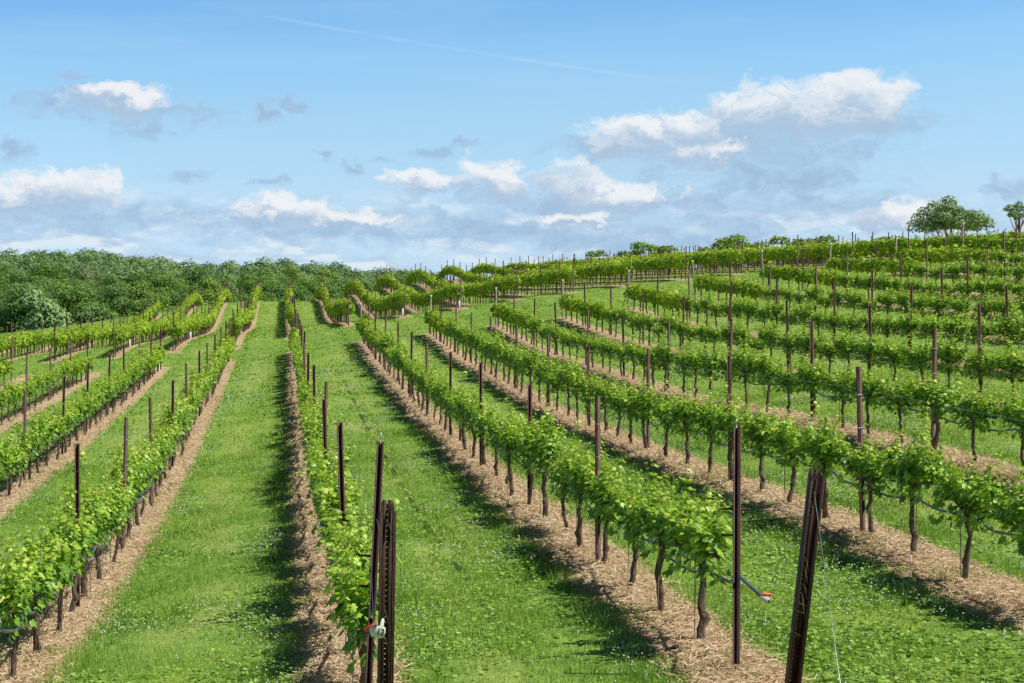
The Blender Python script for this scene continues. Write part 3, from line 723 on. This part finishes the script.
# ------------------------------------------------------------------ trees
LT3 = np.array([(0, -.5, 0), (.45, -.25, -.1), (.5, .3, -.05), (.05, .55, .05), (-.5, .25, -.08), (-.4, -.35, -.1)]); LF3 = np.array([(0, 1, 2), (0, 2, 3), (0, 3, 4), (0, 4, 5)])
def tree_meshes(seed, hgt, rad, mat, n, tuft, crown_from=.3, nl=16, lobe=(.34, .52), fill=False, bark='treebark'):
    global rng
    rng = np.random.default_rng(seed); mb = MB(); lobes = []
    cz = hgt * (1 + crown_from) / 2; rz = hgt * (1 - crown_from) / 2
    for i in range(nl):
        d = unit(1)[0]; d[2] = abs(d[2]) * 1.1 - .2 if fill else d[2] * .75 + .25; r_ = rng.uniform(*lobe) * rad
        q = (rng.random() ** .5 * .95 if fill else rng.uniform(.35, .82)) if i else .1
        lobes.append((np.array([d[0] * (rad - r_ * .6) * q * 1.15, d[1] * (rad - r_ * .6) * q * 1.15, cz + d[2] * (rz - r_ * .55) * q * 1.2]), r_))
    wts = np.array([r_ ** 2 for _, r_ in lobes]); cnt = (n * wts / wts.sum()).astype(int)
    for (c, r_), m_ in zip(lobes, cnt):
        d = unit(m_); d[:, 2] = np.where(d[:, 2] < -.4, -d[:, 2], d[:, 2])
        rr = r_ * (1 - np.abs(rng.normal(0, .16, m_))) * (1 + .22 * np.sin(d[:, 0] * 6 + seed) * np.sin(d[:, 1] * 7) )
        p = c + d * rr[:, None] * np.array([1, 1, .85]); p[:, 2] = np.minimum(p[:, 2], hgt)
        t = np.clip(.5 + .22 * rng.standard_normal(m_) + rng.normal(0, .08) + .12 * d[:, 2], 0, 1)
        leaves(mb, p, d + unit(m_) * .48 + (0, 0, .2), unit(m_), tuft * rng.uniform(.6, 1.3, m_), t, LT3, LF3)
    crown = mb.mesh('tree_crown', mat)
    mb = MB(); w = wob(6, rad * .03); zz = np.linspace(-.6, hgt * .72, 6)
    mb.tube(np.c_[w, zz], np.linspace(.03 * hgt * .8, .006 * hgt, 6), 7)
    for c, r_ in lobes[:9]:
        z0 = rng.uniform(crown_from * .8, .55) * hgt; s0 = np.array([0, 0, z0]); mid = (s0 + c) / 2 + (0, 0, -.04 * hgt)
        mb.tube([s0, mid, c], [.009 * hgt, .006 * hgt, .002 * hgt], 5)
    return crown, mb.mesh('tree_trunk', M[bark], True)
def make_tree(name, meshes, loc, label, cat, group=None, s=1.0, rz=0.0):
    o = empty(name, loc); link('trunk', meshes[1], o); link('crown', meshes[0], o)
    o.scale = (s, s, s); o.rotation_euler = (0, 0, rz); tag(o, label, cat, group); return o
KINDS = []
for kind, mat, c in (('mid', 'tree_mid', 3), ('dark', 'tree_dark', 2), ('light', 'tree_light', 2), ('tan', 'tree_brown', 1)):
    for i in range(c):
        KINDS.append((kind, tree_meshes(300 + 17 * i + len(kind) * 7 + len(KINDS), [13.5, 15, 12.5][i % 3], [4.6, 5.2, 4.3][i % 3], M[mat], 6500, .25, .16, 24, (.26, .46))))
LAB = {'mid': 'mid green rounded broadleaf tree in the wood beyond the vineyard', 'dark': 'dark green broadleaf tree in the wood beyond the vineyard',
       'light': 'bright yellow green tree in the wood beyond the vineyard', 'tan': 'dull olive tan tree in the wood beyond the vineyard'}
protos = {}
R = random.Random(4)
spots = []
y = 198.0
while y < 480:
    stp = 5.0 if y < 300 else 6.2
    x = -.19 * y - 6
    while x < .085 * y + 4:
        xx, yy = x + R.uniform(-2.2, 2.2), y + R.uniform(-2.8, 2.8)
        spots.append((xx, yy)); x += stp * R.uniform(.9, 1.25)
    y += 7.0 if y < 300 else 10.0
# keep a clearing in front where the pale tree stands
pale = (-31.5, 216.0)
spots = [s for s in spots if not (abs(s[0] - pale[0]) < 7 and s[1] < 224)]
spots.sort(key=lambda s: s[1])
rng_t = R
for i, (x, y) in enumerate(spots[:285]):
    kind, ms = KINDS[R.choices(range(8), [4, 4, 4, 4, 4, 2, 2, 2])[0]]
    key = ms[0].name; s = R.uniform(.66, .98)
    z = h1(x, y) - .3
    u, _ = proj(x, y, 0)
    if y < 225: s *= .85
    if key not in protos:
        o = make_tree('broadleaf_tree', ms, (x, y, z), LAB[kind], 'tree', 'trees of the wood beyond the vineyard', s, R.uniform(0, 6.28)); protos[key] = o
    else:
        o = copy_tree(protos[key]); o.location = (x, y, z); o.scale = (s * R.uniform(.9, 1.15), s * R.uniform(.9, 1.15), s); o.rotation_euler = (0, 0, R.uniform(0, 6.28)); o['label'] = LAB[kind]
pm = tree_meshes(911, 13.2, 4.4, M['tree_pale'], 5000, .30, .08, 20, (.3, .45))
make_tree('broadleaf_tree', pm, (*pale, h1(*pale) + .9), 'pale grey green rounded tree at the front edge of the wood', 'tree')
# farther wood and the ridge behind: one mass
rng = np.random.default_rng(901); mb = MB()
LT4 = np.array([(0, -.55, 0), (.5, .05, -.1), (.05, .55, .0), (-.5, -.05, -.1)]); LF4 = np.array([(0, 1, 2), (0, 2, 3)])
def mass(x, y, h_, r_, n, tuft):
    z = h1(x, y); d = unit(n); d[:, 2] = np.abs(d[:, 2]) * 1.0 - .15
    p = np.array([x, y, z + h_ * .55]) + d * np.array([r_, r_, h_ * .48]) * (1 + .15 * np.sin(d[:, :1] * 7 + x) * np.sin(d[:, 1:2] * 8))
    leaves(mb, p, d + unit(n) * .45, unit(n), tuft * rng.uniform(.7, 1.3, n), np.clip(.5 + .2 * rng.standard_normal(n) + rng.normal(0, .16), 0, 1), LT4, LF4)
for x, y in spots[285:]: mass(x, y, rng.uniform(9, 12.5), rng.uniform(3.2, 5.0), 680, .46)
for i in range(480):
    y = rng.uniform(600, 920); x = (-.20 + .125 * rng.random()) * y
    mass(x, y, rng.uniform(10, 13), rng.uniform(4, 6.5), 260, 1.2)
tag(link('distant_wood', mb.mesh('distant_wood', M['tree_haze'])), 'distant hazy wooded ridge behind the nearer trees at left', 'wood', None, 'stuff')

# trees on the right skyline
M['tree_sky'] = leafy('tree_leaf_skyline', [(0, (.10, .17, .08)), (.5, (.23, .35, .15)), (1, (.40, .52, .24))], .2, .6, .15, 0)
bm_ = tree_meshes(512, 8.3, 3.35, M['tree_sky'], 9000, .15, .34, 60, (.17, .30), True)
def sky_tree(px, y, ptop, hgt, ms, base_h, label, name='broadleaf_tree', rz=0):
    x = (px - CX) * y / F; ztop = CAMZ + (CY - ptop) * y / F; s = hgt / base_h
    o = make_tree(name, ms, (x, y, ztop - hgt), label, 'tree', None, s, rz)
    if base_h == 6: o.scale = (s * 1.55, s * 1.55, s)
sky_tree(951, 150, 196, 8.6, bm_, 8.3, 'large airy tree standing on the right skyline behind the vines')
sm = tree_meshes(77, 6, 2.2, M['tree_mid'], 1500, .20, .1, 12, (.25, .42))
sm2 = tree_meshes(79, 6, 2.3, M['tree_light'], 2400, .17, .1, 13, (.25, .42))
for i, (px, pt, y, h_, m_, lab) in enumerate([
    (606, 243, 168, 5.2, sm, 'leftmost of the small trees peeking over the hill crest'),
    (650, 241, 170, 5.6, sm2, 'small light green tree peeking over the crest left of centre skyline posts'),
    (741, 234, 165, 6.0, sm2, 'light green bushy tree on the crest between tall posts'),
    (757, 234, 172, 6.2, sm, 'taller bushy tree on the crest just right of the light green one'),
    (724, 238, 168, 5.4, sm, 'low bushy tree on the crest just left of the light green one'),
    (784, 235, 170, 6.3, sm2, 'narrow tree top on the crest left of the tall skyline post'),
    (808, 237, 168, 5.8, sm, 'small dark tree top on the crest midway to the big tree'),
    (828, 235, 172, 6.0, sm2, 'small pale tree top on the crest nearest the white topped post'),
    (884, 229, 165, 6.0, sm, 'small round tree just left of the big airy tree')]):
    sky_tree(px, y, pt, h_, m_, 6, lab, 'broadleaf_tree', i * 1.3)
tm = tree_meshes(643, 7, 1.7, M['tree_sky'], 1300, .15, .45, 16, (.22, .36), True)
sky_tree(1019, 150, 198, 6.4, tm, 7, 'thin bare stemmed tree with small crown at the far right skyline', 'broadleaf_tree', .6)

# ------------------------------------------------------------------ sky, sun, camera
SUN_EL, SUN_AZ = math.radians(57), math.radians(107)       # azimuth from +Y towards +X
w = bpy.data.worlds.new('World'); scene.world = w; w.use_nodes = True
w.node_tree.nodes.clear(); g = NT(w.node_tree)
out = g.n('ShaderNodeOutputWorld'); bg = g.n('ShaderNodeBackground')
sky = g.n('ShaderNodeTexSky', sky_type='NISHITA'); sky.sun_disc = False
sky.sun_elevation = SUN_EL; sky.sun_rotation = SUN_AZ; sky.altitude = 300; sky.air_density = 1.0; sky.dust_density = .4; sky.ozone_density = 1.5
gen = g.n('ShaderNodeTexCoord').outputs['Generated']; sp = g.n('ShaderNodeSeparateXYZ'); g.L.new(gen, sp.inputs[0])
az = g.m('ARCTAN2', sp.outputs[0], sp.outputs[1]); el = g.m('ARCSINE', sp.outputs[2])
def ang(px, py):
    u, v = (px - CX) / F, (CY - py) / F; a = math.atan(u); return a, math.atan(v * math.cos(a))
TINT = [(0., (.82, 1.2, 1.95)), (.053, (.76, 1.05, 1.66)), (.133, (.77, .975, 1.38)), (.22, (.82, 1.0, 1.27)), (.343, (.86, 1.08, 1.24)), (.467, (.82, 1.12, 1.30)), (.583, (.66, 1.04, 1.30)), (.70, (.40, .56, .68)), (1., (.22, .30, .37))]
def field_group(name, ells, amp):
    """cloud density: nearest ellipse plus billow noise (3 nodes an ellipse)"""
    gr = bpy.data.node_groups.new(name, 'ShaderNodeTree')
    gr.interface.new_socket('v', in_out='INPUT', socket_type='NodeSocketVector')
    gr.interface.new_socket('F', in_out='OUTPUT', socket_type='NodeSocketFloat')
    q = NT(gr); gi = q.n('NodeGroupInput'); go = q.n('NodeGroupOutput'); V = gi.outputs[0]
    best = None
    for px, py, rx, ru, rd in ells:
        py -= (ru - rd) * .5; ry = (ru + rd) * .5; a, e = ang(px, py)
        x = q.n('ShaderNodeVectorMath', operation='MULTIPLY_ADD'); q.L.new(V, x.inputs[0])
        x.inputs[1].default_value = (F / rx, F / ry, 0); x.inputs[2].default_value = (-a * F / rx, -e * F / ry, 0)
        d = q.n('ShaderNodeVectorMath', operation='DOT_PRODUCT'); q.L.new(x.outputs[0], d.inputs[0]); q.L.new(x.outputs[0], d.inputs[1])
        best = d.outputs['Value'] if best is None else q.m('SMOOTH_MIN', best, d.outputs['Value'], .3)
    gr.interface.new_socket('B', in_out='OUTPUT', socket_type='NodeSocketFloat')
    nv = q.vm('MULTIPLY', V, (1.0, 1.3, 0.0)); nz = q.noise(nv, amp[0], 7, .6, .35)
    Fv = q.m('ADD', q.m('SUBTRACT', 1.25, q.m('MINIMUM', best, 2.8)), q.m('MULTIPLY', q.m('SUBTRACT', nz, .5), amp[1]))
    q.L.new(Fv, go.inputs[0]); q.L.new(best, go.inputs[1]); return gr
BRIGHT = [(800, 118, 84, 40, 26), (742, 116, 46, 34, 26), (858, 110, 50, 34, 22), (700, 132, 54, 24, 22), (632, 146, 62, 30, 18), (690, 152, 84, 16, 16),
          (585, 190, 42, 34, 24), (625, 195, 50, 18, 18), (490, 184, 40, 24, 18), (420, 188, 36, 22, 16), (120, 102, 50, 17, 12),
          (50, 192, 76, 26, 18), (-6, 196, 50, 22, 16), (905, 216, 26, 19, 18), (932, 224, 30, 11, 14), (580, 218, 46, 14, 9), (285, 212, 54, 18, 13), (350, 217, 60, 11, 10),
          (-150, 150, 90, 30, 20), (1250, 140, 110, 40, 25), (1500, 190, 120, 30, 20)]
GREY = [(118, 106, 70, 24, 18), (48, 104, 48, 14, 12), (760, 182, 120, 24, 20), (690, 205, 90, 18, 16), (810, 207, 66, 19, 17), (885, 124, 66, 18, 15), (790, 148, 120, 26, 22), (188, 173, 36, 12, 11), (275, 180, 24, 12, 9), (265, 115, 19, 18, 15),
        (145, 135, 34, 16, 12), (415, 150, 40, 9, 7), (470, 148, 22, 9, 7), (18, 148, 34, 15, 12), (1014, 188, 34, 13, 11), (325, 158, 16, 8, 6), (365, 163, 18, 8, 6), (60, 76, 18, 8, 6), (170, 112, 60, 13, 12),
        (100, 218, 200, 20, 18), (330, 230, 200, 24, 18), (520, 236, 190, 24, 18), (650, 235, 170, 26, 18), (40, 206, 100, 18, 14), (590, 150, 50, 12, 10), (296, 107, 12, 12, 9), (560, 203, 90, 13, 14), (505, 200, 50, 10, 10)]
GB, GG = field_group('bright_clouds', BRIGHT, (62., 2.7)), field_group('grey_clouds', GREY, (50., 3.6))
vc = g.n('ShaderNodeCombineXYZ'); g.L.new(az, vc.inputs[0]); g.L.new(el, vc.inputs[1]); vec = vc.outputs[0]
def call(gr, v):
    x = g.n('ShaderNodeGroup'); x.node_tree = gr; g.put(x.inputs[0], v); return x.outputs
wn = g.n('ShaderNodeTexNoise'); g.L.new(g.vm('MULTIPLY', vec, (1., 1.4, 0.)), wn.inputs['Vector']); wn.inputs['Scale'].default_value = 30.; wn.inputs['Detail'].default_value = 5.; wn.inputs['Roughness'].default_value = .62
warp = g.vm('MULTIPLY', g.vm('SUBTRACT', wn.outputs['Color'], (.5, .5, .5)), (.085, .034, 0.))
vec = g.vm('ADD', vec, warp)
(fb0, b0), (fb1, b1), (fg0, _) = call(GB, vec), call(GB, g.vm('ADD', vec, (.0025, .0062, 0))), call(GG, vec)
# clear sky: Nishita, tinted bluer low down, darkened overhead to cut ambient light
tint = ramp(g, g.mr(el, 0.0, .30, 0., 1., False), TINT)
base = clear = g.mix(1.0, sky.outputs[0], tint, 'MULTIPLY')
STR = .12
def col(c): return tuple(q / STR for q in c)
# thin high veil and contrail
cm = g.n('ShaderNodeCombineXYZ'); g.L.new(g.m('MULTIPLY', az, .5), cm.inputs[0]); g.L.new(g.m('MULTIPLY', el, 5.0), cm.inputs[1])
veil = g.mr(g.noise(cm.outputs[0], 9., 5, .6), .42, .75, 0., .22)
base = g.mix(veil, base, col((.50, .70, .88)))
(a0, e0), (a1, e1_) = ang(225, 8), ang(718, 87)
tl = g.m('DIVIDE', g.m('SUBTRACT', az, a0), a1 - a0)
le = g.m('ADD', e0, g.m('ADD', g.m('MULTIPLY', tl, e1_ - e0), g.m('MULTIPLY', g.m('MULTIPLY', tl, g.m('SUBTRACT', 1., tl)), -.003)))
cl = g.mr(g.m('ABSOLUTE', g.m('SUBTRACT', el, le)), .0016, .0001)
cl = g.m('MULTIPLY', cl, g.m('MULTIPLY', g.m('MULTIPLY', g.mr(tl, 0., .2), g.mr(tl, 1., .7)), g.mr(g.noise(cm.outputs[0], 30., 3), .35, .6, .03, .16)))
base = g.mix(cl, base, col((.8, .88, .93)))
# low bank of stratus near the horizon
cm = g.n('ShaderNodeCombineXYZ'); g.L.new(az, cm.inputs[0]); g.L.new(g.m('MULTIPLY', el, 3.0), cm.inputs[1])
bn = g.noise(cm.outputs[0], 19., 6, .6, .3); bank = g.m('MULTIPLY', g.mr(el, .066, .036), g.mr(bn, .38, .60, .15, .84))
bt = g.noise(g.vm('ADD', cm.outputs[0], (0., -.012, 0.)), 19., 6, .6, .3)
base = g.mix(bank, base, g.mix(g.mr(g.m('SUBTRACT', bn, bt), -.07, .09), col((.42, .57, .76)), col((.76, .84, .91))))
# grey cloudlets, then white cumulus with sunlit tops and blue grey undersides
ag = g.m('MULTIPLY', g.mr(fg0, -.2, 1.5), .82)
base = g.mix(ag, base, g.mix(g.mr(fg0, .2, 2.2), col((.40, .59, .80)), col((.32, .475, .68))))
ab = g.m('MULTIPLY', g.mr(fb0, -.15, 1.0), .96)
d_ = g.m('ADD', g.m('MULTIPLY', g.m('SUBTRACT', b1, b0), .9), g.m('MULTIPLY', g.m('SUBTRACT', fb0, fb1), .5))
lit = g.m('ADD', g.mr(d_, -.40, .95), g.mr(fb0, .6, 0., 0., .15), clamp=True)
base = g.mix(ab, base, g.mix(lit, col((.42, .56, .735)), col((.87, .895, .925))))
g.L.new(base, bg.inputs[0]); bg.inputs[1].default_value = STR
bg2 = g.n('ShaderNodeBackground'); g.L.new(clear, bg2.inputs[0]); bg2.inputs[1].default_value = STR
ms = g.n('ShaderNodeMixShader'); g.put(ms.inputs[0], g.m('MULTIPLY', g.mr(el, -.03, -.01), g.mr(el, .22, .19)))
g.L.new(bg2.outputs[0], ms.inputs[1]); g.L.new(bg.outputs[0], ms.inputs[2]); g.L.new(ms.outputs[0], out.inputs[0])

sl = bpy.data.lights.new('sun', 'SUN'); sl.energy = 5.0; sl.angle = math.radians(.53); sl.color = (1, .96, .89)
so = bpy.data.objects.new('sun', sl); COL.objects.link(so); so.location = (30, 0, 40)
sd = Vector((math.sin(SUN_AZ) * math.cos(SUN_EL), math.cos(SUN_AZ) * math.cos(SUN_EL), math.sin(SUN_EL)))
so.rotation_mode = 'QUATERNION'; so.rotation_quaternion = Vector((0, 0, 1)).rotation_difference(sd)

cd = bpy.data.cameras.new('camera'); cam = bpy.data.objects.new('camera', cd); COL.objects.link(cam)
cd.sensor_width = 36; cd.lens = F * 36 / 1024; cd.shift_x = (512 - CX) / 1024; cd.shift_y = -(341.5 - CY) / 1024
cd.clip_start = .1; cd.clip_end = 20000
cam.location = (0, 0, CAMZ); cam.rotation_euler = (math.pi / 2, 0, 0); scene.camera = cam
scene.view_settings.view_transform = 'Standard'; scene.view_settings.look = 'None'; scene.view_settings.exposure = 0
scene.cycles.max_bounces = 5; scene.cycles.transparent_max_bounces = 4
